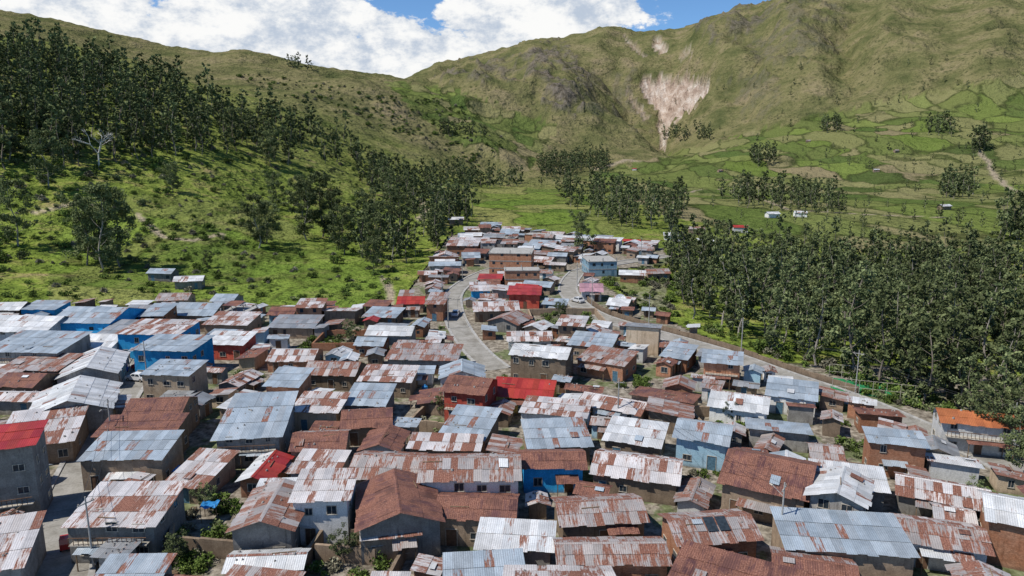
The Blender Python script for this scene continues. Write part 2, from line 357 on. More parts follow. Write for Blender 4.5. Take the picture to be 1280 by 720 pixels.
ST = {'R': ((.42, .38, .36), .6, .26), 'D': ((.17, .08, .065), .6, .14), 'M': ((.62, .58, .56), .38, .26), 'S': ((.38, .43, .47), .04, .1),
      'W': ((.68, .68, .67), .1, .15), 'G': ((.3, .31, .32), .18, .12), 'X': ((.42, .05, .04), -.5, .05), 'T': ((.5, .17, .07), -.5, .05), 'P': ((.5, .28, .32), .1, .1)}
def sheetcol(st):
    b, r, v = ST[st]; k = U(.78, 1.15)
    if st == 'M' and R() < .33: r = .75
    if st in 'RM' and R() < .15: r = .08
    if st in 'SW' and R() < .09: r = .55
    t = U(-.02, .02)
    return (b[0] * k + t, b[1] * k + t * .5, b[2] * k, r + U(-v, v))
def plane(mb, O, Ud, Vd, L, S, st, cw, off):
    O = np.array(O, float); Ud = np.array(Ud, float); Vd = np.array(Vd, float); N = np.cross(Ud, Vd); N /= np.linalg.norm(N)
    if N[2] < 0: N = -N
    n = max(2, round(L / cw)); su = L / n; m = 1 if S < 2.6 else (2 if S < 6 else 3); sv = S / m
    for r in range(m):
        for i in range(n):
            z = .012 * (i % 2) + .03 * r + U(0, .02); a = i * su - .03; b = (i + 1) * su + .05; lo = r * sv - (.12 if r else U(-.08, .24)); hi = (r + 1) * sv
            sk = U(-.04, .04); pts = [O + Ud * a + Vd * lo + N * (z + U(0, .03)), O + Ud * b + Vd * (lo + sk) + N * (z + U(0, .03)), O + Ud * (b + sk) + Vd * hi + N * z, O + Ud * (a + sk) + Vd * hi + N * z]
            mb.face(pts, 0, [(off + a, off + lo), (off + b, off + lo), (off + b, off + hi), (off + a, off + hi)], sheetcol(st))
def opening(mb, wall, w, d, c, z0, ww, hh, kind, simplewin):
    def P(a, o, z):
        return [(a, -d / 2 - o, z), (w / 2 + o, a, z), (-a, d / 2 + o, z), (-w / 2 - o, -a, z)][wall]
    def bx(a0, a1, za, zb, o, m):
        pts = [(a0, za), (a1, za), (a1, zb), (a0, zb)]
        mb.face([P(a, o, z) for a, z in pts], m)
        for i in range(4):
            (a, z), (b, y) = pts[i], pts[(i + 1) % 4]; mb.face([P(a, 0, z), P(b, 0, y), P(b, o, y), P(a, o, z)], m)
    m = 0 if kind == 'w' else (2 if R() < .6 else 3)
    bx(c - ww / 2, c + ww / 2, z0, z0 + hh, .015, m)
    if simplewin: return
    t = .07
    bx(c - ww / 2 - t, c - ww / 2, z0, z0 + hh, .06, 1); bx(c + ww / 2, c + ww / 2 + t, z0, z0 + hh, .06, 1)
    bx(c - ww / 2 - t, c + ww / 2 + t, z0 + hh, z0 + hh + t, .07, 1)
    if kind == 'w':
        bx(c - ww / 2 - t - .05, c + ww / 2 + t + .05, z0 - t, z0, .1, 1); bx(c - .025, c + .025, z0, z0 + hh, .035, 1)
def rockshape(mb, x, y, z, r, m):
    P = [(x + r * U(.7, 1.2) * cos(k * pi / 3), y + r * U(.7, 1.2) * sin(k * pi / 3)) for k in range(6)]
    for k in range(6):
        a, b = P[k], P[(k + 1) % 6]; mb.face([(a[0], a[1], z - .02), (b[0], b[1], z - .02), ((b[0] - x) * .6 + x, (b[1] - y) * .6 + y, z + r), ((a[0] - x) * .6 + x, (a[1] - y) * .6 + y, z + r)], m)
    mb.face([((a[0] - x) * .6 + x, (a[1] - y) * .6 + y, z + r) for a in P], m)
NAMES = {'adobe': 'adobe_house', 'brick': 'brick_house', 'gray': 'concrete_house', 'white': 'whitewashed_house', 'blue': 'blue_house', 'tan': 'plastered_house', 'redw': 'red_house', 'sky': 'pale_blue_house', 'yellow': 'yellow_house'}
RECTS = []
def house(cx, cy, w, d, h, kind, rise, ang, st, ws, extra=None):
    z = hz(cx, cy); near = cy < 140; mid = cy < 200
    RECTS.append((cx, cy, w / 2 + .2, d / 2 + .2, ang))
    w /= HS; d /= HS; rise /= HS
    E = mkobj(NAMES[ws], None, (cx, cy, z), ang, None, HS); E.empty_display_size = .5
    wb = MB(); rb = MB(); ob = MB(); x, y = w / 2, d / 2; zb = -3.0; off = U(0, 90); ov = U(.3, .6)
    def wall(p, q, zp, zq, mid_=None):
        L = math.hypot(q[0] - p[0], q[1] - p[1]); u0 = U(0, 5)
        pts = [(p[0], p[1], zb), (q[0], q[1], zb), (q[0], q[1], zq)]; uv = [(u0, zb), (u0 + L, zb), (u0 + L, zq)]
        if mid_: pts.append(mid_); uv.append((u0 + L / 2, mid_[2]))
        pts.append((p[0], p[1], zp)); uv.append((u0, zp)); wb.face(pts, 0, uv)
    c = [(-x, -y), (x, -y), (x, y), (-x, y)]; cw = .95 if near else (1.3 if mid else 2.0)
    if kind == 'gable':
        wall(c[0], c[1], h, h); wall(c[1], c[2], h, h, (x, 0, h + rise)); wall(c[2], c[3], h, h); wall(c[3], c[0], h, h, (-x, 0, h + rise))
        sl = math.hypot(y, rise); k = (sl + ov) / sl; V = np.array((0, y, rise)) / sl; V2 = np.array((0, -y, rise)) / sl
        plane(rb, (-x - ov, -y * k, h - rise * (k - 1) + .05), (1, 0, 0), V, w + 2 * ov, sl * k, st, cw, off)
        plane(rb, (x + ov, y * k, h - rise * (k - 1) + .05), (-1, 0, 0), V2, w + 2 * ov, sl * k, st if R() < .8 else random.choice('MR' if st in 'MRD' else 'SWG'), cw, off + 40)
        zc = h + rise + .09; L = w + 2 * ov
        for sg in (-1, 1): rb.face([(-L / 2, 0, zc + .03), (L / 2, 0, zc + .03), (L / 2, sg * .22, zc - .22 * rise / y + .03), (-L / 2, sg * .22, zc - .22 * rise / y + .03)], 0, [(off, 0), (off + L, 0), (off + L, .2), (off, .2)], sheetcol(st))
        rz_ = lambda yy: h + rise * (1 - abs(yy) / y) + .1
    elif kind == 'mono':
        h2 = h + rise
        wall(c[0], c[1], h, h); wall(c[1], c[2], h, h2); wall(c[2], c[3], h2, h2); wall(c[3], c[0], h2, h)
        sl = math.hypot(d, rise); k = ov / sl
        plane(rb, (-x - ov, -y - d * k, h - rise * k + .05), (1, 0, 0), np.array((0, d, rise)) / sl, w + 2 * ov, sl + 2 * ov, st, cw, off)
        rz_ = lambda yy: h + rise * (yy + y) / d + .1
    else:
        for i in range(4): wall(c[i], c[(i + 1) % 4], h, h)
        wb.box(-x - .2, x + .2, -y - .2, y + .2, h, h + .22, 1)
        nst = max(1, round(h / 2.8))
        for s_ in range(1, nst): wb.box(-x - .06, x + .06, -y - .06, y + .06, h * s_ / nst - .12, h * s_ / nst + .12, 1)
        for a in (-x + .15, 0, x - .15):
            for b in (-y + .15, y - .15): wb.box(a - .13, a + .13, b - .13, b + .13, h + .22, h + .22 + U(.4, 1.1), 1)
        rz_ = lambda yy: h + .22
        if st:
            plane(rb, (-x + .4, -y + .5, h + 1.7), (1, 0, 0), np.array((0, 1, .06)), w * .6, d * .7, st, cw, off)
            for a in (-x + .6, -x + w * .6):
                for b in (-y + .8, -y + d * .65): rb.box(a - .06, a + .06, b - .06, b + .06, h + .22, h + 1.68, 1)
    if kind != 'flat' and mid:
        for sx_ in (-1, 1):
            if kind == 'gable': rb.box(sx_ * (x + .12) - .05, sx_ * (x + .12) + .05, -.06, .06, h + rise - .15, h + rise + .02, 1)
        for i in range(int(w / 1.6) + 1):
            a = -x + .3 + i * (w - .6) / max(1, int(w / 1.6)); rb.box(a - .04, a + .04, -y - ov * .8, -y - .002, h - .16, h - .06, 1)
    if kind != 'flat' and mid and w > 5 and R() < .4:
        lw = U(.35, .7) * w; a0 = U(-x, x - lw); dp = U(1.2, 2.0); ht = min(h - .35, 2.5); s2 = random.choice('RMSWD')
        vl = np.array((0, dp, .3)) / math.hypot(dp, .3); plane(rb, (a0, -y - dp, ht - .3), (1, 0, 0), vl, lw, math.hypot(dp, .3) - .02, s2, cw, off + 20)
        for a in (a0 + .15, a0 + lw - .15): rb.box(a - .05, a + .05, -y - dp + .1, -y - dp + .2, -1, ht - .31, 1)
    if kind != 'flat' and near:
        for _ in range(random.choice((0, 0, 3, 7, 10))):
            yy = U(-y * .9, y * .9); rockshape(rb, U(-x, x), yy, rz_(yy), U(.1, .2), 2)
        if R() < .3:
            a = U(-x, x * .4); yy = U(-y * .7, 0); rb.tube((a, yy, rz_(yy) + .06), (a + U(1.5, 2.5), yy + U(-.4, .4), rz_(yy) + .1), .06, .05, 5, 1)
        if R() < .3:      # loose patch sheet thrown over a leak
            a = U(-x, x - 1.2); yy = U(-y * .9, -y * .3); zz = .16; t = U(-.1, .1)
            rb.face([(a, yy, rz_(yy) + zz), (a + 1.1, yy + t, rz_(yy + t) + zz), (a + 1.1, yy + t + 1.4, rz_(min(0, yy + t + 1.4)) + zz), (a, yy + 1.4, rz_(min(0, yy + 1.4)) + zz)] if yy + 1.5 < 0 else [(a, yy, rz_(yy) + zz), (a + 1.1, yy, rz_(yy) + zz), (a + 1.1, yy + .6, rz_(yy + .6) + zz), (a, yy + .6, rz_(yy + .6) + zz)], 0, [(off, 0), (off + 1.1, 0), (off + 1.1, 1.4), (off, 1.4)], sheetcol(random.choice('RSWD')))
    if cy < 300:
        two = h > 4.3; lv = [0] if not two else [0, 2.65]
        if h > 7: lv = [0, 2.8, 5.6]
        for wi, (L) in enumerate((w, d, w, d)):
            if wi == 2: continue
            n = max(1, int(L / 2.5)); dr = random.randrange(n) if wi == 0 else -1
            for lev in lv:
                for i in range(n):
                    cc = -L / 2 + (i + .5) * L / n + U(-.3, .3)
                    if i == dr and lev == 0: opening(ob, wi, w, d, cc, .02, U(.85, 1.2), 2.0, 'd', not near)
                    elif R() < (.7 if two or ws in ('white', 'blue', 'brick') else .4): opening(ob, wi, w, d, cc, lev + U(.85, 1.1), U(.6, 1.2), U(.65, 1.05), 'w', not near)
    if near and h > 4.3 and kind != 'flat' and R() < .35:
        ob.box(-x * .9, x * .9, -y - .9, -y - .002, 2.5, 2.6, 1)
        for i in range(int(w * .9 / .5)):
            a = -x * .9 + i * .5; ob.box(a, a + .05, -y - .88, -y - .82, 2.6, 3.4, 2)
        ob.box(-x * .9, x * .9, -y - .9, -y - .8, 3.4, 3.46, 2)
    if extra: extra(rb, x, y, rz_)
    mkobj('walls', wb.mesh('walls', [WM[ws], CONC]), parent=E)
    mkobj('roof', rb.mesh('roof', [ROOF, WOOD, STONE, GLASS]), parent=E)
    if ob.f: mkobj('windows_and_doors', ob.mesh('openings', [GLASS, FRAME, DOOR, DOORB]), parent=E)
    return E
def corners(r, m=0):
    c, s = cos(r[4]), sin(r[4]); return [(r[0] + a * (r[2] + m) * c - b * (r[3] + m) * s, r[1] + a * (r[2] + m) * s + b * (r[3] + m) * c) for a, b in ((-1, -1), (1, -1), (1, 1), (-1, 1))]
def overlap(r, q, m=0):
    if (r[0] - q[0])**2 + (r[1] - q[1])**2 > (math.hypot(r[2], r[3]) + math.hypot(q[2], q[3]) + m)**2: return False
    A = corners(r, m); B = corners(q)
    for t in (r[4], r[4] + pi / 2, q[4], q[4] + pi / 2):
        c, s = cos(t), sin(t); a = [p[0] * c + p[1] * s for p in A]; b = [p[0] * c + p[1] * s for p in B]
        if max(a) < min(b) or max(b) < min(a): return False
    return True

# ------------------------------------------------------------------ roads
def smooth(P, n=6):
    o = []
    for i in range(len(P) - 1):
        p0 = P[max(i - 1, 0)]; p1 = P[i]; p2 = P[i + 1]; p3 = P[min(i + 2, len(P) - 1)]
        for k in range(n):
            t = k / n; o.append(tuple(.5 * (2 * b + (c_ - a) * t + (2 * a - 5 * b + 4 * c_ - d_) * t * t + (3 * b - a - 3 * c_ + d_) * t**3) for a, b, c_, d_ in zip(p0, p1, p2, p3)))
    o.append(P[-1]); return o
LEFT = smooth([gp(*p) for p in [(30, 860), (75, 720), (94, 610), (146, 505), (174, 464), (188, 436)]])
RIGHT = smooth([gp(*p) for p in [(722, 340), (712, 352), (712, 368), (740, 392), (800, 412), (870, 432), (960, 463), (1040, 490), (1130, 527), (1215, 562), (1300, 605), (1450, 700)]])
CENT = smooth([gp(*p) for p in [(622, 462), (598, 442), (577, 415), (566, 388), (568, 366), (588, 350), (614, 338), (645, 330)]])
UPPER = smooth([gp(*p) for p in [(722, 340), (755, 332), (800, 325), (850, 318)]])
ROADS = [(LEFT, 2.4), (RIGHT, 2.2), (CENT, 2.1), (UPPER, 2.3)]
def dseg(px, py, a, b):
    dx, dy = b[0] - a[0], b[1] - a[1]; t = max(0, min(1, ((px - a[0]) * dx + (py - a[1]) * dy) / (dx * dx + dy * dy + 1e-9)))
    return math.hypot(px - a[0] - t * dx, py - a[1] - t * dy)
def droad(x, y): return min(min(dseg(x, y, P[i], P[i + 1]) for i in range(len(P) - 1)) - w for P, w in ROADS)
rdm = NT('road_concrete', True); p = rdm.pos(); n1 = rdm.noise(p, .35, 5, .65); n2 = rdm.noise(p, 5, 3, .7)
c = rdm.ramp(n1, [(.3, (.19, .175, .15)), (.5, (.28, .265, .235)), (.7, (.36, .34, .31))]); rdm.bump(n2, .4, .03)
c = rdm.scale(c, rdm.mr(n2, .2, .8, .8, 1.12)); uu = rdm.sep(rdm.uv())
jt = rdm.mr(rdm.math('ABSOLUTE', rdm.math('SUBTRACT', rdm.math('FRACT', rdm.math('DIVIDE', uu[1], 3.5)), .5)), 0., .02, 1., 0.)
c = rdm.mix(rdm.math('MULTIPLY', jt, .6), c, (.08, .075, .07)); ROADM = rdm.fin(c, .9)
for P, w in ROADS:
    mb = MB(); kb = MB(); L = 0
    nor = []
    for i in range(len(P)):
        a = P[max(i - 1, 0)]; b = P[min(i + 1, len(P) - 1)]; dx, dy = b[0] - a[0], b[1] - a[1]; l = math.hypot(dx, dy); nor.append((-dy / l, dx / l))
    for i in range(len(P) - 1):
        l = math.dist(P[i], P[i + 1])
        def q(j, o, dz):
            x_ = P[j][0] + nor[j][0] * o; y_ = P[j][1] + nor[j][1] * o; z_ = max(hz(P[j][0] + nor[j][0] * k_, P[j][1] + nor[j][1] * k_) for k_ in (-w - .7, 0, w + .7)); return (x_, y_, z_ + dz)
        zo = .05
        mb.face([q(i, -w, zo), q(i + 1, -w, zo), q(i + 1, w, zo), q(i, w, zo)], 0, [(0, L), (0, L + l), (2 * w, L + l), (2 * w, L)])
        for sg in (-1, 1):
            a0, a1 = sg * w, sg * (w + .6)
            kb.face([q(i, a0, zo + .14), q(i + 1, a0, zo + .14), q(i + 1, a1, zo + .14), q(i, a1, zo + .14)]); kb.face([q(i, a0, zo - .3), q(i + 1, a0, zo - .3), q(i + 1, a0, zo + .14), q(i, a0, zo + .14)])
            kb.face([q(i, a1, zo - .9), q(i + 1, a1, zo - .9), q(i + 1, a1, zo + .14), q(i, a1, zo + .14)])
        L += l
    mkobj('road', mb.mesh('road', [ROADM])); mkobj('pavement', kb.mesh('pavement', [CONC]))

# ------------------------------------------------------------------ surveyed houses (u0,u1,v0,v1 of the roof)
def solar(rb, x, y, rz_):
    for k in range(2):
        a = -x * .2 + k * 1.3; yy = -y * .7
        rb.face([(a, yy, rz_(yy) + .12), (a + 1.15, yy, rz_(yy) + .12), (a + 1.15, yy + 1.8, rz_(yy + 1.8) + .12), (a, yy + 1.8, rz_(yy + 1.8) + .12)], 3)
def H(u0, u1, v0, v1, st, ws, kind='gable', ax='x', rot=-.08, h=3.0, rise=None, extra=None):
    zr = h * HS + .5; x1, y1 = gp((u0 + u1) / 2, v1, zr); x0, y0 = gp((u0 + u1) / 2, v0, zr); cy = (y0 + y1) / 2
    cx = (x0 + x1) / 2; w = (u1 - u0) / F * math.hypot(cy, HC - zr) * .92; d = min(max((y0 - y1) * .84, 3), 14)
    if ax == 'y': w, d, rot = d, w, rot + pi / 2
    if rise is None: rise = min(1.7, (.17 if kind == 'gable' else .13) * d)
    else: rise *= HS
    house(cx, cy, w, d, h, kind, rise, rot, st, ws, extra)
H(-60, 42, 532, 560, 'X', 'gray', 'mono', rot=.35, h=9.5, rise=.6)
H(-40, 34, 648, 716, 'M', 'gray', 'mono', rot=.35, h=3.6)
H(106, 212, 606, 655, 'M', 'gray', 'mono', rot=0.02, h=4.4)
H(126, 200, 694, 735, 'S', 'gray', 'mono', rot=.02)
H(168, 234, 490, 526, 'D', 'adobe', 'gable', h=4.4, rot=.1)
H(115, 216, 541, 572, 'S', 'adobe', 'mono', h=4.2, rot=.05)
H(128, 226, 519, 541, 'D', 'adobe', 'mono', h=4.2, rot=.08)
H(48, 140, 476, 516, 'W', 'gray', 'gable', 'y', rot=.4, h=3.8)
H(12, 96, 514, 556, 'M', 'adobe', 'mono', rot=.35, h=3.2)
H(84, 152, 437, 470, 'W', 'gray', 'gable', 'y', rot=.35)
H(84, 165, 381, 402, 'S', 'blue', 'gable', h=5.4)
H(158, 240, 400, 416, 'M', 'blue', 'mono', h=5.4, rise=.7)
H(178, 256, 418, 436, 'S', 'blue', 'mono', h=5.8, rise=.5)
H(186, 250, 450, 466, 'S', 'tan', 'mono', h=5.4, rise=.6)
H(258, 314, 416, 428, 'W', 'redw', 'mono', h=3.4)
H(0, 84, 393, 412, 'W', 'white', 'gable', h=4.6); H(0, 98, 418, 438, 'S', 'gray', 'mono', h=4.6); H(14, 90, 444, 460, 'R', 'adobe', 'mono'); H(10, 60, 462, 480, 'D', 'adobe')
H(100, 158, 415, 432, 'W', 'white', 'gable'); H(132, 186, 403, 418, 'G', 'gray', 'mono', h=4.2)
H(224, 280, 378, 392, 'S', 'adobe', 'gable'); H(262, 320, 392, 404, 'M', 'adobe', 'mono')
H(284, 360, 498, 546, 'S', 'gray', 'mono', rot=.12, h=4.4)
H(305, 376, 602, 660, 'R', 'gray', 'gable', 'y', rot=.05, h=4.2)
H(372, 440, 589, 622, 'M', 'white', 'mono', h=5.4, rot=.04, rise=.8)
H(370, 430, 563, 588, 'M', 'gray', 'mono'); H(368, 434, 532, 560, 'D', 'adobe', 'gable', 'x', rot=.1)
H(448, 545, 592, 656, 'D', 'gray', 'gable', 'y', rot=.22, h=4.2)
H(446, 524, 558, 595, 'R', 'adobe', 'gable', h=3.8); H(526, 650, 560, 597, 'R', 'white', 'gable', h=5.2, rot=.02)
H(512, 602, 542, 558, 'M', 'adobe', 'mono'); H(548, 646, 608, 646, 'D', 'adobe', 'gable', h=3.4)
H(430, 488, 505, 530, 'D', 'adobe', rot=.15); H(436, 488, 482, 504, 'S', 'gray', 'mono'); H(340, 382, 462, 480, 'S', 'brick', 'mono', h=4.2)
H(386, 452, 448, 466, 'R', 'adobe', 'gable'); H(452, 520, 458, 474, 'M', 'adobe', 'mono'); H(486, 576, 432, 447, 'R', 'gray', 'mono')
H(372, 430, 492, 512, 'M', 'tan', 'mono', h=3.4)
H(562, 616, 466, 488, 'D', 'redw', 'gable', h=5.4, rot=-.3); H(622, 694, 468, 494, 'X', 'yellow', 'gable', rot=-.2, h=3.0)
H(560, 616, 512, 545, 'S', 'adobe', 'mono', rot=-.25); H(656, 734, 526, 556, 'S', 'adobe', 'mono', rot=.1); H(652, 728, 556, 580, 'D', 'blue', 'gable', h=3.6, rot=.02)
H(560, 650, 690, 722, 'S', 'gray', 'mono', rot=0.1); H(455, 520, 628, 668, 'M', 'adobe', 'mono', rot=.2, h=3)
H(914, 1012, 558, 614, 'D', 'adobe', 'gable', 'x', rot=-.5, h=4.2); H(1086, 1152, 536, 552, 'S', 'brick', 'mono', rot=-.25, h=4.8)
H(880, 926, 440, 452, 'S', 'brick', 'mono', rot=-.3, h=4.6); H(976, 1126, 640, 688, 'S', 'adobe', 'mono', rot=-.12, h=3.6)
H(972, 1062, 682, 730, 'D', 'adobe', 'gable', rot=-.3); H(836, 936, 632, 672, 'R', 'brick', 'gable', rot=.12, h=3.6, extra=solar)
H(696, 830, 664, 700, 'R', 'brick', 'gable', rot=.02, h=3.4); H(696, 800, 612, 650, 'R', 'adobe', 'gable', rot=.1)
H(745, 850, 560, 596, 'M', 'adobe', 'gable', rot=-.3); H(600, 690, 650, 682, 'W', 'gray', 'mono', rot=-.1)
H(1176, 1262, 508, 528, 'T', 'white', 'gable', rot=-.3, h=4.6); H(1230, 1310, 520, 540, 'T', 'yellow', 'gable', rot=-.3, h=3.2)
H(760, 830, 526, 552, 'W', 'adobe', 'mono', rot=-.35); H(850, 912, 520, 548, 'S', 'sky', 'gable', rot=-.4, h=4.2); H(890, 960, 486, 510, 'W', 'white', 'gable', rot=-.4)
H(1020, 1100, 580, 606, 'W', 'gray', 'mono', rot=-.3); H(1130, 1220, 640, 680, 'R', 'white', 'gable', rot=-.3); H(960, 1020, 476, 496, 'S', 'white', 'mono', rot=-.4)
H(612, 668, 308, 316, None, 'brick', 'flat', rot=-.1, h=7.4); H(730, 768, 318, 326, None, 'sky', 'flat', rot=.1, h=5); H(636, 676, 359, 366, 'X', 'redw', 'mono', h=4)
H(726, 752, 354, 362, 'P', 'white', 'gable'); H(560, 600, 300, 306, 'M', 'brick', 'mono', h=4.4)
H(536, 558, 368, 378, 'R', 'brick', 'mono', h=4.5)

# ------------------------------------------------------------------ filler houses in rows
PLOTS = [gp(*p) + (r,) for p, r in [((250, 655), 5.2), ((548, 530), 3.2), ((430, 430), 5), ((708, 404), 8), ((912, 535), 4.5), ((440, 712), 4.5), ((225, 712), 3), ((395, 434), 4), ((1240, 632), 3), ((690, 598), 2.4), ((158, 470), 4), ((1100, 500), 4), ((620, 322), 4), ((790, 480), 3), ((340, 560), 2.4), ((860, 600), 2.6), ((1060, 560), 2.6), ((470, 540), 2), ((960, 640), 2), ((310, 475), 2.5)]]
def free(r, m=.0, rd=.5):
    for q_ in RECTS:
        if overlap(r, q_, m): return False
    for px, py, pr in PLOTS:
        if math.hypot(r[0] - px, r[1] - py) < pr + min(r[2], r[3]): return False
    cs = corners(r)
    for a, b in cs + [(r[0], r[1])] + [((cs[i][0] + cs[(i + 1) % 4][0]) / 2, (cs[i][1] + cs[(i + 1) % 4][1]) / 2) for i in range(4)]:
        if droad(a, b) < rd: return False
        u, v = proj(a, b, 0)
        if not inpoly([u], [v], VILL)[0]: return False
    return True
def styles(x, y):
    wt = (.24, .16, .26, .17, .13, .04, .01) if y < 110 else (.18, .13, .24, .22, .18, .06, .014)
    if x < -45: wt = (.17, .13, .2, .25, .2, .08, .01)
    st = random.choices('RDMSWGX', wt)[0]
    ws = random.choices(['adobe', 'gray', 'brick', 'white', 'tan', 'blue', 'sky'], (.44, .19, .16, .12, .08, .012, .012))[0]
    return st, ws
def put(cx, cy, w, d, ang, small=False):
    st, ws = styles(cx, cy); k = random.choices(['gable', 'mono', 'flat'], (.5, .47, .03 if not small else 0))[0]
    h = random.choices([U(2.2, 3.2), U(4.0, 5.3)], (.8, .2))[0] if not small else U(2.0, 2.8)
    if k == 'flat': ws = 'brick'; h = random.choice((3, 5.2)); st = None if R() < .5 else st
    rise = (.17 * d if k == 'gable' else .11 * d)
    if k == 'mono' and R() < .3: ang += pi
    house(cx, cy, w, d, h, k, rise, ang, st, ws)
for base_, xr in ((-.06, (-260, 6)), (-.38, (-2, 230))):
    c0, s0 = cos(base_), sin(base_); yy = -80
    while yy < 500:
        dep = U(4.6, 7.6); xx = xr[0] - 250
        while xx < xr[1] + 420:
            w = U(4.2, 10); x_ = xx + w / 2; y_ = yy + U(-.8, .8); X = x_ * c0 - y_ * s0; Y = x_ * s0 + y_ * c0
            if 48 < Y < 430 and xr[0] < X < xr[1] and abs(X) < .95 * Y + 6:
                sw = R() < .25; a = base_ + U(-.15, .15)
                if free((X, Y, w / 2 + .2, dep / 2 + .2, a)):
                    if sw and w < 7.5: put(X, Y, dep, w, a + pi / 2)
                    else: put(X, Y, w, dep, a)
            xx += w + random.choice((.4, .5, .7, 1.0, 2.6))
        yy += dep + random.choice((.5, .8, 1.3, 2.4))
for k in range(5200):
    t = R(); Y = 48 + (380 - 48) * t**1.4; X = U(-.85, .85) * Y
    w = U(2.6, 6.5) if k < 2800 else U(1.8, 3.6); d = U(2.2, 4.4) if k < 2800 else U(1.6, 2.6); a = (-.06 if X < 3 else -.38) + U(-.15, .15) + random.choice((0, pi / 2))
    if free((X, Y, w / 2 + .1, d / 2 + .1, a), 0, .3): put(X, Y, w, d, a, True)
for u, v, st, ws in [(205, 350, 'S', 'gray'), (238, 360, 'W', 'gray'), (793, 213, 'X', 'white'), (965, 272, 'W', 'white'), (1000, 271, 'W', 'white'), (570, 280, 'W', 'adobe'), (880, 308, 'W', 'adobe'), (1010, 178, 'M', 'adobe'), (925, 290, 'X', 'white'), (820, 350, 'R', 'adobe'), (790, 352, 'W', 'brick'), (1180, 262, 'W', 'adobe'), (1095, 215, 'W', 'adobe'), (900, 215, 'M', 'adobe'), (1120, 190, 'M', 'adobe'), (870, 292, 'R', 'adobe'), (840, 300, 'W', 'white')]:
    p = tp(u, v)
    if p: house(p[0], p[1], 7.0, 4.6, 2.8, 'gable', .9, U(-.3, .3), st, ws)

# ------------------------------------------------------------------ trees
def leafmat(name, c1, c2):
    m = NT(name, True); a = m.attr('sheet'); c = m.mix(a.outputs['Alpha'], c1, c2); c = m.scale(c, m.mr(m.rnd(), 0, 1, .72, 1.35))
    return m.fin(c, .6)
LEAF = leafmat('eucalyptus_leaves', (.05, .068, .03), (.165, .19, .085)); LEAFG = leafmat('shrub_leaves', (.05, .085, .02), (.15, .2, .052)); LEAFD = leafmat('dry_shrub', (.11, .1, .07), (.22, .21, .15))
BARK = simple('bark', (.2, .17, .14), .9); BARKW = simple('pale_bark', (.3, .27, .23), .9)
def leaves(mb, c, rad, n, s, tone, rs, m=1):
    for _ in range(n):
        d = rs.normal(size=3); d /= np.linalg.norm(d); r = rad * np.array((1, 1, .8)) * rs.random()**.45; p = c + d * r
        a = rs.normal(size=3); a /= np.linalg.norm(a); b = np.cross(a, rs.normal(size=3)); b /= np.linalg.norm(b); k = s * (.6 + .8 * rs.random())
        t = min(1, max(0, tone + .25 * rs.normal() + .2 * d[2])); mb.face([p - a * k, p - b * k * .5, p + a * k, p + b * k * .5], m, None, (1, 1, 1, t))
def euc(seed, Ht, spread, base=.25, ncl=46, nl=34, ls=.52, lean=.04, nb_=15, tn=6):
    rs = np.random.default_rng(seed); mb = MB(); n = 7; P = [np.array((0, 0, -1.5))]
    for i in range(1, n + 1): P.append(np.array((Ht * lean * sin(i * .9 + seed), Ht * lean * cos(i * .7 + seed) - lean * Ht * .5, Ht * .95 * i / n)))
    r0 = Ht * .011 + .04
    for i in range(n): mb.tube(P[i], P[i + 1], r0 * (1 - i / n * .85), r0 * (1 - (i + 1) / n * .85), tn, 0, False)
    ends = []
    for k in range(nb_):
        t = base + (1 - base) * (k + rs.random()) / nb_ * .95; f = t * n; i = min(int(f), n - 1); p = P[i] + (P[i + 1] - P[i]) * (f - i)
        az = k * 2.4 + rs.random(); prof = (.5 + .7 * sin(pi * min(1, (t - base) / (1 - base) * .85 + .15))); L = spread * prof * (.55 + .6 * rs.random())
        q_ = p + np.array((cos(az) * L, sin(az) * L, L * (.4 + .6 * rs.random()))); mid_ = (p + q_) / 2 + np.array((0, 0, -.1 * L))
        mb.tube(p, mid_, r0 * .38 * (1.1 - t), r0 * .25 * (1.1 - t), 4, 0, False); mb.tube(mid_, q_, r0 * .25 * (1.1 - t), .02, 4, 0, False); ends += [q_, mid_ + (q_ - mid_) * .3 + rs.normal(size=3) * .5]
    ends.append(P[-1] + np.array((0, 0, .4))); ends.append(P[-1] - np.array((0, 0, 1.5)))
    for k in range(ncl):
        c_ = ends[k % len(ends)] + rs.normal(size=3) * spread * .16; rad = spread * (.2 + .17 * rs.random()); leaves(mb, c_, rad, nl, ls, .2 + .6 * rs.random(), rs)
    return mb.mesh('eucalyptus', [BARK if seed % 2 else BARKW, LEAF])
def bush(seed, mat, n=9, r=1., nl=26):
    rs = np.random.default_rng(seed); mb = MB()
    for k in range(n):
        a = rs.random() * 6.28; d = rs.random() * r; c_ = np.array((cos(a) * d, sin(a) * d, .35 + rs.random() * .8 * r * (1.1 - d / r * .6))); mb.tube((0, 0, -.3), c_, .05, .02, 4, 0, False)
        leaves(mb, c_, .45 * r, nl, .18, .3 + .5 * rs.random(), rs)
    return mb.mesh('shrub', [BARK, mat])
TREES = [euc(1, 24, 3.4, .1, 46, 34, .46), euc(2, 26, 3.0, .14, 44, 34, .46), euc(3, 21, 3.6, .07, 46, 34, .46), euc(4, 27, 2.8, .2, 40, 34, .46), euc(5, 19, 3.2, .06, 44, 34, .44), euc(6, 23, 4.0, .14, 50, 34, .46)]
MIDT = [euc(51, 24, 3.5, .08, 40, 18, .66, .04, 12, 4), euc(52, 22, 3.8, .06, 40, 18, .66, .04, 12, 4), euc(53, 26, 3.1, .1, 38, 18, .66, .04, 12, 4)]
FART = [euc(41, 24, 3.6, .05, 26, 14, .95, .04, 9, 4), euc(42, 22, 4.0, .05, 26, 14, .95, .04, 9, 4), euc(43, 20, 3.6, .05, 24, 14, .95, .04, 9, 4)]
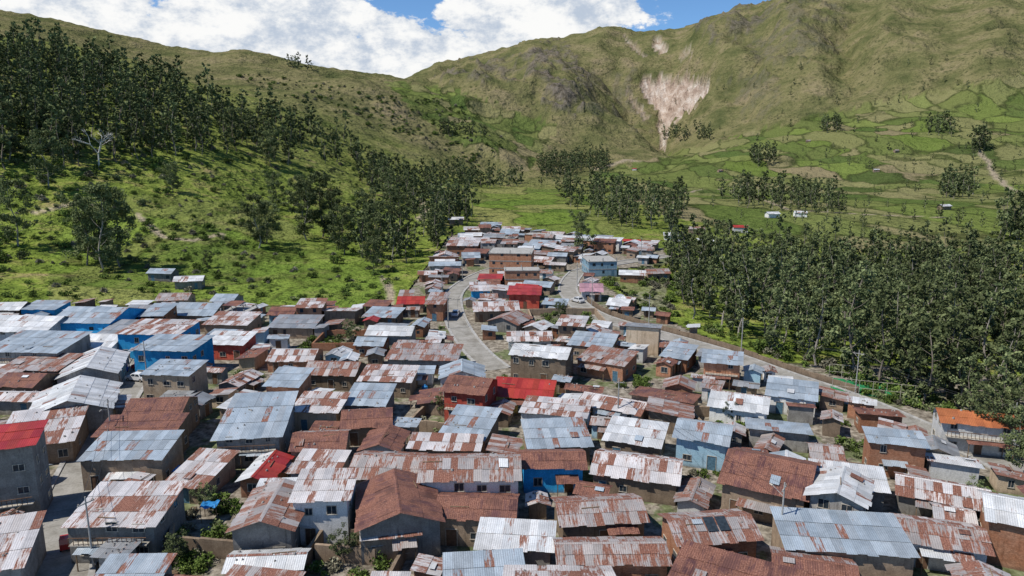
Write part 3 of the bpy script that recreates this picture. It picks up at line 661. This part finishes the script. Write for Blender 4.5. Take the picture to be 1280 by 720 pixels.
BIG = [euc(21, 24, 5.2, .1, 95, 60, .34), euc(22, 25, 4.8, .12, 90, 60, .34), euc(23, 20, 5.4, .08, 90, 60, .34)]
SMALL = [euc(31, 8, 3.0, .2, 50, 50, .22), euc(32, 9, 2.6, .25, 50, 50, .22)]
BUSH = [bush(1, LEAFG), bush(2, LEAFG), bush(3, LEAFD), bush(4, LEAFG, 14, 1.3), bush(5, LEAF)]
def group(name): return mkobj(name, None)
def inst(par, meshes, x, y, sc, sink=0.2, zs=None):
    if meshes is TREES and y > 520: meshes = FART
    elif meshes is TREES and y > 240: meshes = MIDT
    return mkobj('plant', random.choice(meshes), (x, y, hz(x, y) - sink), U(0, 6.28), par, (sc, sc, sc * (zs or U(.85, 1.15))))
def scatter(name, poly, n, meshes, smin, smax, mind=0):
    g_ = group(name); us = [p[0] for p in poly]; vs = [p[1] for p in poly]; k = 0; tr = 0; pts = []
    while k < n and tr < n * 12:
        tr += 1; u = U(min(us), max(us)); v = U(min(vs), max(vs))
        if not inpoly([u], [v], poly)[0]: continue
        p = tp(u, v)
        if not p or (mind and any(math.hypot(p[0] - a, p[1] - b) < mind for a, b in pts)): continue
        pts.append((p[0], p[1])); inst(g_, meshes, p[0], p[1], U(smin, smax)); k += 1
    return g_
FOR = [(835, 312), (900, 322), (1000, 332), (1700, 332), (1700, 720), (1290, 566), (1150, 508), (1060, 472), (960, 440), (870, 402), (845, 385)]
g_ = group('eucalyptus_forest'); pts = {}; n = 0
for k in range(9000):
    Y = U(85, 360); X = U(20, .95 * Y + 10)
    u, v = proj(X, Y, hz(X, Y))
    if not inpoly([u], [v], FOR)[0]: continue
    if Y > 120 and vnoise(np.array(X / 20.), np.array(Y / 20.), 5) < .34: continue
    key = (int(X / 5.5), int(Y / 5.5)); md = 4.8
    if any((key[0] + i, key[1] + j) in pts and math.hypot(pts[(key[0] + i, key[1] + j)][0] - X, pts[(key[0] + i, key[1] + j)][1] - Y) < md for i in (-1, 0, 1) for j in (-1, 0, 1)): continue
    if droad(X, Y) < 4: continue
    s = (U(.5, 1.05) if Y < 150 else U(.6, 1.05)) * (.88 if Y < 150 else .76)
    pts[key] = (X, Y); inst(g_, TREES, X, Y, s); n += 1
scatter('eucalyptus_woodland', [(-120, 60), (60, 85), (180, 110), (260, 140), (330, 160), (440, 184), (455, 215), (340, 205), (240, 192), (180, 200), (60, 212), (-120, 225)], 290, TREES, .75, 1.15, 4)
scatter('eucalyptus_woodland', [(-120, 45), (60, 60), (180, 92), (260, 122), (330, 146), (440, 176), (440, 190), (240, 145), (60, 105), (-120, 95)], 110, TREES, .8, 1.25, 5)
scatter('eucalyptus_woodland', [(435, 190), (480, 205), (540, 238), (600, 262), (592, 284), (540, 284), (460, 245)], 85, TREES, .65, .95, 4.5)
scatter('eucalyptus_woodland', [(450, 280), (545, 285), (565, 302), (520, 330), (450, 325)], 24, TREES, .5, .8, 5)
scatter('eucalyptus_woodland', [(690, 232), (760, 236), (860, 256), (850, 290), (770, 284), (700, 256)], 95, TREES, .55, .85, 6)
scatter('eucalyptus_woodland', [(668, 205), (755, 194), (766, 214), (680, 224)], 110, TREES, .8, 1.1, 5)
scatter('eucalyptus_woodland', [(548, 160), (600, 165), (610, 172), (550, 168)], 22, TREES, .8, 1.0, 5)
scatter('eucalyptus_woodland', [(900, 244), (1045, 250), (1050, 268), (900, 258)], 60, TREES, .6, .95, 7)
scatter('eucalyptus_woodland', [(500, 215), (600, 222), (680, 232), (560, 238)], 50, TREES, .6, .95, 5)
scatter('eucalyptus_woodland', [(825, 168), (860, 162), (895, 168), (890, 176), (830, 180)], 30, TREES, .9, 1.2, 5)
scatter('eucalyptus_woodland', [(1025, 158), (1050, 158), (1050, 166), (1025, 166)], 14, TREES, .9, 1.2, 5)
scatter('eucalyptus_woodland', [(935, 196), (965, 192), (970, 206), (940, 210)], 20, TREES, .9, 1.2, 5)
scatter('eucalyptus_woodland', [(1160, 160), (1190, 160), (1190, 172), (1160, 172)], 10, TREES, 1.1, 1.4, 5)
scatter('eucalyptus_woodland', [(1212, 182), (1232, 180), (1232, 192), (1212, 192)], 8, TREES, 1.2, 1.6, 4)
scatter('eucalyptus_woodland', [(1175, 238), (1220, 236), (1222, 248), (1175, 250)], 20, TREES, .8, 1.1, 4)
scatter('eucalyptus_woodland', [(1250, 285), (1330, 275), (1330, 305), (1250, 305)], 25, TREES, .7, 1.0, 4)
scatter('hedgerows', [(900, 200), (1280, 150), (1280, 300), (1000, 305), (860, 250)], 200, TREES, .15, .42)
scatter('distant_trees', [(640, 120), (1280, 60), (1280, 230), (1000, 220), (860, 190), (700, 185)], 120, TREES, .3, .7)
scatter('distant_trees', [(355, 78), (395, 86), (395, 92), (355, 86)], 7, TREES, 1., 1.5)
for (u, v, s, k) in [(108, 332, .95, 0), (132, 338, 1.05, 1), (152, 334, 1., 0), (120, 325, .9, 2), (322, 310, .9, 1), (334, 304, .8, 2), (385, 300, 1.1, 1), (402, 296, 1.2, 0), (378, 270, 1., 2), (418, 300, .9, 1), (430, 318, .9, 2), (22, 308, .95, 1),
                     (478, 322, .85, 0), (500, 318, .9, 1), (545, 306, .7, 2), (725, 318, .7, 0), (215, 240, .7, 2), (340, 208, 1., 0), (60, 235, 1., 1), (292, 178, 1., 0), (10, 200, 1.1, 1), (455, 300, .95, 0), (260, 335, .3, 2), (466, 340, .6, 2), (345, 262, .8, 0)]:
    p = tp(u, v)
    if p: mkobj('eucalyptus_tree', BIG[k], (p[0], p[1], p[2] - .3), U(0, 6), None, (s, s, s * U(.9, 1.05)))
for (u, v, s) in [(1233, 558, 1.0), (1268, 575, .8), (1222, 640, .4), (550, 520, .35), (1275, 600, .6), (260, 640, .35), (430, 705, .4), (222, 705, .35), (700, 402, .5), (440, 428, .5), (912, 530, .35)]:
    x_, y_ = gp(u, v); mkobj('broadleaf_tree', random.choice(SMALL), (x_, y_, hz(x_, y_)), U(0, 6), None, s)
scatter('shrubs', [(-60, 225), (200, 200), (440, 215), (500, 330), (490, 385), (240, 368), (-60, 385)], 520, BUSH, .4, 1.4)
scatter('shrubs', [(-60, 225), (200, 200), (440, 215), (500, 330), (490, 350), (240, 300), (-60, 340)], 80, BUSH, 1.4, 2.4)
scatter('shrubs', [(0, 100), (440, 170), (600, 250), (560, 290), (440, 220), (0, 230)], 240, BUSH, .8, 2.4)
scatter('shrubs', [(250, 85), (440, 110), (560, 120), (640, 180), (600, 210), (440, 150)], 280, BUSH, 1.5, 4)
scatter('shrubs', [(750, 342), (838, 335), (850, 400), (820, 398), (770, 372)], 60, BUSH, .6, 1.8)
scatter('shrubs', [(850, 402), (960, 444), (1060, 476), (1160, 516), (1290, 575), (1290, 560), (1150, 500), (960, 432)], 140, BUSH, .7, 1.8)
g_ = group('garden_plants')
for px, py, pr in PLOTS:
    for k in range(int(pr * 4.5)):
        a = U(0, 6.28); d = pr * R()**.5 * .98; x_, y_ = px + cos(a) * d, py + sin(a) * d
        if all(not overlap((x_, y_, .4, .4, 0), q_) for q_ in RECTS) and droad(x_, y_) > 1: inst(g_, BUSH, x_, y_, U(.4, 1.1), 0.1)
for k in range(170):
    Y = U(50, 330); X = U(-.75, .75) * Y; u, v = proj(X, Y, 0)
    if inpoly([u], [v], VILL)[0] and droad(X, Y) > 1 and all(not overlap((X, Y, .3, .3, 0), q_) for q_ in RECTS): inst(g_, BUSH, X, Y, U(.4, 1.0), .1)
def deadtree():
    rs = np.random.default_rng(5); mb = MB()
    def br(p, d, L, r, dep):
        q_ = p + d * L; mb.tube(p, q_, r, r * .6, 5, 0, False)
        if dep == 0: return
        for _ in range(3):
            e = d + rs.normal(size=3) * .45; e[2] = abs(e[2]) * .8 + .15; e /= np.linalg.norm(e); br(q_, e, L * .68, r * .58, dep - 1)
    br(np.array((0, 0, -.5)), np.array((.05, 0, 1.)), 7, .45, 4); return mb.mesh('dead_tree', [simple('bleached_wood', (.6, .57, .52), .9)])
p = tp(124, 212); mkobj('dead_tree', deadtree(), (p[0], p[1], p[2]), 0, None, 1.1)

# ------------------------------------------------------------------ cars
def paint(name, c):
    m = NT(name); m.b.inputs['Coat Weight'].default_value = .6; return m.fin(m.mix(m.noise(m.obj(), 2, 3), tuple(k * .8 for k in c), c), .35)
TYRE = simple('tyre', (.02, .02, .02), .9)
def car(x, y, rz, col, name='parked_car', van=False):
    mb = MB(); W = .85
    prof = [(-2.1, .35), (-2.15, .75), (-2.0, .95), (-1.45, 1.0), (-1.0, 1.5), (.55, 1.52), (1.15, 1.02), (1.95, .88), (2.12, .65), (2.08, .35)] if not van else [(-2.2, .4), (-2.25, 1.0), (-2.2, 1.85), (-1.9, 2.0), (1.0, 2.0), (1.6, 1.3), (2.15, 1.1), (2.25, .7), (2.2, .4)]
    def wd(z): return W if z < 1.02 else W - (z - 1.02) * .28
    n = len(prof)
    for i in range(n):
        a, b = prof[i], prof[(i + 1) % n]; mb.face([(a[0], -wd(a[1]), a[1]), (b[0], -wd(b[1]), b[1]), (b[0], wd(b[1]), b[1]), (a[0], wd(a[1]), a[1])], 0)
    for s in (-1, 1): mb.face([(a[0], s * wd(a[1]), a[1]) for a in (prof if s < 0 else prof[::-1])], 0)
    zt = 1.45 if not van else 1.85
    for s in (-1, 1):
        for a0, a1, b0, b1 in ((-1.2, -.3, -.9, -.3), (-.2, .75, -.2, .45)) if not van else ((-1.9, -.6, -1.9, -.6), (-.5, .5, -.5, .5), (.6, 1.3, .6, 1.0)):
            o = .012; mb.face([(a0, s * (wd(1.06) + o), 1.06), (a1, s * (wd(1.06) + o), 1.06), (b1, s * (wd(zt) + o), zt), (b0, s * (wd(zt) + o), zt)], 1)
    if not van:
        mb.face([(.64, -.66, 1.5), (1.14, -.74, 1.09), (1.14, .74, 1.09), (.64, .66, 1.5)], 1); mb.face([(-1.44, -.74, 1.07), (-1.07, -.66, 1.49), (-1.07, .66, 1.49), (-1.44, .74, 1.07)], 1)
    else: mb.face([(1.08, -.55, 1.94), (1.6, -.7, 1.36), (1.6, .7, 1.36), (1.08, .55, 1.94)], 1)
    for wx_ in (-1.35, 1.35):
        for s in (-1, 1): mb.tube((wx_, s * (W - .2), .33), (wx_, s * (W + .03), .33), .33, .33, 14, 2); mb.tube((wx_, s * (W + .03), .33), (wx_, s * (W + .04), .33), .18, .18, 10, 3)
    for s in (-1, 1): mb.box(2.05, 2.14, s * .6 - .15, s * .6 + .15, .62, .76, 3)
    mkobj(name, mb.mesh('car', [paint('car_paint', col), GLASS, TYRE, FRAME]), (x, y, hz(x, y) + .06), rz, None, .92)
for u, v, a, col, nm, van in [(172, 476, 2.9, (.8, .8, .8), 'parked_car', False), (180, 463, 2.9, (.55, .03, .03), 'parked_van', True), (155, 463, 2.0, (.03, .1, .4), 'parked_car', False),
                         (570, 395, 1.5, (.6, .6, .62), 'parked_car', False), (722, 378, 2.2, (.6, .6, .6), 'parked_car', False)]:
    x_, y_ = gp(u, v); car(x_, y_, a, col, nm, van)
def mototaxi(x, y, rz):
    mb = MB()
    prof = [(-.9, .3), (-.95, 1.0), (-.8, 1.6), (.3, 1.65), (.75, 1.15), (.55, .9), (.6, .35)]
    for i in range(7):
        a, b = prof[i], prof[(i + 1) % 7]; mb.face([(a[0], -.6, a[1]), (b[0], -.6, b[1]), (b[0], .6, b[1]), (a[0], .6, a[1])], 1 if i == 3 else 0)
    for s in (-1, 1):
        mb.face([(-.9, s * .6, .3), (.6, s * .6, .35), (.55, s * .6, .8), (-.93, s * .6, .8)], 0); mb.face([(-.9, s * .6, .8), (-.5, s * .6, .8), (-.45, s * .6, 1.6), (-.8, s * .6, 1.6)], 0)
        mb.tube((-.55, s * .5, .28), (-.55, s * .62, .28), .28, .28, 12, 2)
    mb.tube((1.35, -.05, .3), (1.35, .05, .3), .3, .3, 12, 2); mb.tube((1.35, .0, .3), (1.0, 0, 1.05), .04, .04, 5, 2); mb.tube((1.0, -.35, 1.1), (1.0, .35, 1.1), .025, .025, 5, 2); mb.box(.6, 1.1, -.12, .12, .5, .78, 2)
    mkobj('mototaxi', mb.mesh('mototaxi', [paint('moto_paint', (.45, .04, .03)), GLASS, TYRE]), (x, y, hz(x, y) + .06), rz, None, .85)
x_, y_ = gp(84, 686); mototaxi(x_, y_, 2.0)

# ------------------------------------------------------------------ poles, wires, dish, tarps, walls
def pole(x, y, lampdir=None, Ht=7.5):
    mb = MB(); mb.tube((0, 0, -.5), (0, 0, Ht), .12, .07, 8); mb.box(-.8, .8, -.05, .05, Ht - .7, Ht - .6)
    for a in (-.7, 0, .7): mb.tube((a, 0, Ht - .6), (a, 0, Ht - .45), .04, .05, 6, 1)
    if lampdir is not None:
        e = (cos(lampdir) * 1.5, sin(lampdir) * 1.5, Ht - 1.0); mb.tube((0, 0, Ht - 1.5), e, .03, .03, 5); mb.tube(e, (e[0] * 1.3, e[1] * 1.3, e[2]), .1, .07, 6, 1)
    mkobj('utility_pole', mb.mesh('utility_pole', [CONC, FRAME]), (x, y, hz(x, y)), U(0, 3)); return (x, y, hz(x, y) + Ht - .5)
def wires(pts):
    for a, b in zip(pts[:-1], pts[1:]):
        mb = MB(); a = np.array(a); b = np.array(b)
        for o in (-.5, .5):
            P = [a + (b - a) * t / 8 + np.array((o, 0, -1.2 * 4 * (t / 8) * (1 - t / 8))) for t in range(9)]
            for i in range(8): mb.tube(P[i], P[i + 1], .018, .018, 3, 0, False)
        mkobj('power_line', mb.mesh('power_line', [DARK]))
def along(P, off, step, a0=0):
    out = []; acc = a0
    for i in range(len(P) - 1):
        l = math.dist(P[i], P[i + 1]); acc += l
        if acc >= step: acc = 0; dx, dy = (P[i + 1][0] - P[i][0]) / l, (P[i + 1][1] - P[i][1]) / l; out.append(pole(P[i + 1][0] - dy * off, P[i + 1][1] + dx * off, U(0, 6)))
    wires(out)
along(RIGHT, 2.6, 24); along(LEFT, -2.8, 28, 15); along(CENT, 2.5, 28); along(UPPER, 2.8, 35)
wires([pole(*gp(974, 690), 1, 7.5), pole(*gp(772, 530), 2, 7), pole(*gp(640, 470), 1, 7)])
def dish(x, y, r):
    mb = MB(); n = 16
    f = lambda q_, t: (q_ * cos(t), .3 - .35 * (q_ / r)**2 * r, q_ * sin(t) + r + 1)
    for i in range(n):
        for k in range(4):
            r0, r1 = r * k / 4, r * (k + 1) / 4; a, b = 2 * pi * i / n, 2 * pi * (i + 1) / n; mb.face([f(r0, a), f(r1, a), f(r1, b), f(r0, b)], 0)
    mb.tube((0, .4, -.5), (0, .4, r + 1), .15, .12, 8); mb.tube((0, .3, r + 1), (0, -r * .9, r + 1), .04, .04, 5); mb.tube((0, -r * .85, r + 1), (0, -r * .95, r + 1), .15, .15, 8)
    mkobj('satellite_dish', mb.mesh('satellite_dish', [simple('white_metal', (.8, .8, .8), .4)]), (x, y, hz(x, y)), -.6)
x_, y_ = gp(776, 388); dish(x_, y_, 1.6)
TARP = simple('blue_tarp', (.03, .2, .45), .5)
def tank(x, y, z):
    mb = MB(); mb.tube((0, 0, 0), (0, 0, 1.1), .55, .55, 14); mb.tube((0, 0, 1.1), (0, 0, 1.35), .55, .2, 14); mb.tube((0, 0, 1.35), (0, 0, 1.42), .22, .22, 10)
    mkobj('water_tank', mb.mesh('water_tank', [random.choice((DARK, TARP, DARK))]), (x, y, z), 0, None, .85)
for i in range(16):
    r = random.choice(RECTS[:160])
    for t in range(12):
        x_, y_ = r[0] + U(-8, 8), r[1] + U(-8, 8)
        if droad(x_, y_) > 1 and all(not overlap((x_, y_, .6, .6, 0), q_) for q_ in RECTS): tank(x_, y_, hz(x_, y_)); break
def tarp(u, v, w, d, z):
    x_, y_ = gp(u, v, z); mb = MB(); n = 6
    for i in range(n):
        for j in range(n):
            f = lambda a, b: ((a / n - .5) * w, (b / n - .5) * d, z + .12 * sin(a * 2.1) * cos(b * 1.7) - .3 * (1 - abs(a / n - .5)))
            mb.face([f(i, j), f(i + 1, j), f(i + 1, j + 1), f(i, j + 1)])
    for a in (-.45, .45):
        for b in (-.45, .45): mb.tube((a * w, b * d, 0), (a * w, b * d, z), .04, .04, 5, 1)
    mkobj('tarpaulin_shelter', mb.mesh('tarp', [TARP, WOOD]), (x_, y_, hz(x_, y_)), U(-.3, .3))
tarp(232, 584, 2.6, 2.0, 2.2); tarp(262, 628, 1.8, 1.6, 2)
# timber stacks in the yards
for px, py, pr in PLOTS[:2] + PLOTS[5:7] + PLOTS[8:10]:
    mb = MB()
    for lay in range(3):
        for k in range(6 - lay): y0 = -.4 + k * .17 + lay * .08; mb.tube((-1 + U(-.15, .1), y0, .09 + lay * .14), (1 + U(-.1, .2), y0, .09 + lay * .14), .08, .07, 6)
    a_ = U(0, 6); mkobj('timber_stack', mb.mesh('timber_stack', [WOOD]), (px + cos(a_) * pr * .5, py + sin(a_) * pr * .5, hz(px, py)), U(0, 3))
def ywall(pts, h=2.0, mat='adobe'):
    mb = MB()
    for (x0, y0), (x1, y1) in zip(pts[:-1], pts[1:]):
        L = math.dist((x0, y0), (x1, y1)); nx, ny = -(y1 - y0) / L * .17, (x1 - x0) / L * .17; z0 = min(hz(x0, y0), hz(x1, y1)) - .5; n = max(1, int(L / 2))
        for i in range(n):
            a = (x0 + (x1 - x0) * i / n, y0 + (y1 - y0) * i / n); b = (x0 + (x1 - x0) * (i + 1) / n, y0 + (y1 - y0) * (i + 1) / n); zt = z0 + .5 + h + U(-.12, .12)
            A = [(a[0] - nx, a[1] - ny), (b[0] - nx, b[1] - ny), (b[0] + nx, b[1] + ny), (a[0] + nx, a[1] + ny)]
            for k in range(4):
                p_, q_ = A[k], A[(k + 1) % 4]; l = math.dist(p_, q_); mb.face([(p_[0], p_[1], z0), (q_[0], q_[1], z0), (q_[0], q_[1], zt), (p_[0], p_[1], zt)], 0, [(0, z0), (l, z0), (l, zt), (0, zt)])
            mb.face([(p_[0], p_[1], zt) for p_ in A], 0)
    mkobj('adobe_wall' if mat == 'adobe' else 'brick_wall', mb.mesh('yard_wall', [WM[mat]]))
ywall([gp(*p) for p in [(205, 690), (300, 700), (308, 668)]]); ywall([gp(*p) for p in [(222, 640), (216, 690)]]); ywall([gp(*p) for p in [(395, 700), (470, 706), (520, 690)]], 1.8)
for px, py, pr in PLOTS[1:6]:
    a = U(-.3, .1); P4 = [(px + pr * (i * cos(a) - j * sin(a)), py + pr * (i * sin(a) + j * cos(a))) for i, j in ((-1, -1), (1, -1), (1, 1), (-1, 1), (-1, -1))]; ywall(P4, 1.6, random.choice(('adobe', 'brick')))
OFFR = [(x + 3.0, y + 1.3) for x, y in RIGHT]
ywall(OFFR[14:44], 1.2)
x_, y_ = gp(1095, 487); mb = MB(); mb.box(-7, 7, -4, 4, -.9, .12, 0)
for i in range(8): mb.tube((-7 + 2 * i, -4, 0), (-7 + 2 * i, -4, 2.6), .04, .04, 5, 1); mb.tube((-7 + 2 * i, 4, 0), (-7 + 2 * i, 4, 2.6), .04, .04, 5, 1)
for zz in (1.3, 2.6): mb.tube((-7, -4, zz), (7, -4, zz), .03, .03, 4, 1); mb.tube((-7, 4, zz), (7, 4, zz), .03, .03, 4, 1)
mkobj('sports_pitch', mb.mesh('pitch', [simple('green_turf', (.03, .2, .08), .8), FRAME]), (x_, y_, hz(x_, y_)), -.35)

# ------------------------------------------------------------------ light, sky, camera
EL = radians(56); sx_, sy_ = -.88, -.34; az = atan2(sx_, sy_)
L = bpy.data.lights.new('sun', 'SUN'); L.energy = 5.0; L.angle = radians(.5); L.color = (1, .96, .89); so = bpy.data.objects.new('sun', L); SC.objects.link(so)
dirv = Vector((sin(az) * cos(EL), cos(az) * cos(EL), sin(EL))); so.rotation_euler = dirv.to_track_quat('Z', 'Y').to_euler()
W = bpy.data.worlds.new('World'); bpy.context.scene.world = W; W.use_nodes = True; t = W.node_tree; t.nodes.clear()
class WT(NT):
    def __init__(s, t): s.t = t; s.n = t.nodes
w = WT(t); out = w.n.new('ShaderNodeOutputWorld'); sky = w.n.new('ShaderNodeTexSky'); sky.sky_type = 'NISHITA'; sky.sun_disc = False
sky.sun_elevation = EL; sky.sun_rotation = az; sky.altitude = 2500; sky.air_density = 1.0; sky.dust_density = .3; sky.ozone_density = 1.5
bg = w.n.new('ShaderNodeBackground'); bg.inputs[1].default_value = .11; w.l(w.mix(1., sky.outputs[0], (.74, 1.0, 1.22), 'MULTIPLY'), bg.inputs[0])
D = w.n.new('ShaderNodeTexCoord').outputs['Generated']; Dm = w.mapv(D, (1, 1, 1.7))
blobs = [(20, -10, 100), (130, 5, 60), (250, 50, 90), (370, 60, 120), (450, 85, 90), (330, 20, 90), (600, 20, 60), (650, 45, 100), (720, 5, 90), (560, 80, 80), (500, 75, 70), (150, 60, 90), (395, 8, 60), (480, 40, 50), (60, 20, 80)]
acc = None
for u, v, r in blobs:
    d = Vector((lat(u, v), 1, slope(v))).normalized(); d.z *= 1.7
    vm = w.n.new('ShaderNodeVectorMath'); vm.operation = 'DISTANCE'; w.l(Dm, vm.inputs[0]); vm.inputs[1].default_value = d
    f = w.math('SUBTRACT', 1., w.math('DIVIDE', vm.outputs['Value'], r / 900.)); acc = f if acc is None else w.math('SMOOTH_MAX', acc, f, .25)
nz = w.noise(Dm, 9, 7, .64, .2); nz2 = w.noise(Dm, 20, 5, .68)
gen = w.math('MULTIPLY', w.math('SUBTRACT', w.noise(Dm, 2.5, 1, .6), .70), 4.)
acc = w.math('MAXIMUM', acc, gen)
cl = w.mr(w.math('ADD', w.math('ADD', acc, w.math('MULTIPLY', w.math('SUBTRACT', nz2, .5), 1.0)), w.math('MULTIPLY', w.math('SUBTRACT', nz, .5), 2.4)), 0., .22)
shade = w.mr(w.math('ADD', w.math('MULTIPLY', nz2, .55), w.math('MULTIPLY', nz, .45)), .4, .58)
cc = w.mix(shade, (.52, .60, .72), (1.0, 1.0, .99)); b2 = w.n.new('ShaderNodeBackground'); w.l(cc, b2.inputs[0]); b2.inputs[1].default_value = .97
mx = w.n.new('ShaderNodeMixShader'); w.l(cl, mx.inputs[0]); w.l(bg.outputs[0], mx.inputs[1]); w.l(b2.outputs[0], mx.inputs[2]); w.l(mx.outputs[0], out.inputs[0])
cam = bpy.data.cameras.new('camera'); cam.sensor_width = 36; cam.lens = 36 * F / 1280; cam.clip_end = 20000; cam.clip_start = .5
co_ = bpy.data.objects.new('camera', cam); SC.objects.link(co_); co_.location = (0, 0, HC); co_.rotation_euler = (pi / 2 - PIT, 0, 0); bpy.context.scene.camera = co_
vs = bpy.context.scene.view_settings; vs.view_transform = 'Standard'; vs.look = 'None'; vs.exposure = 0
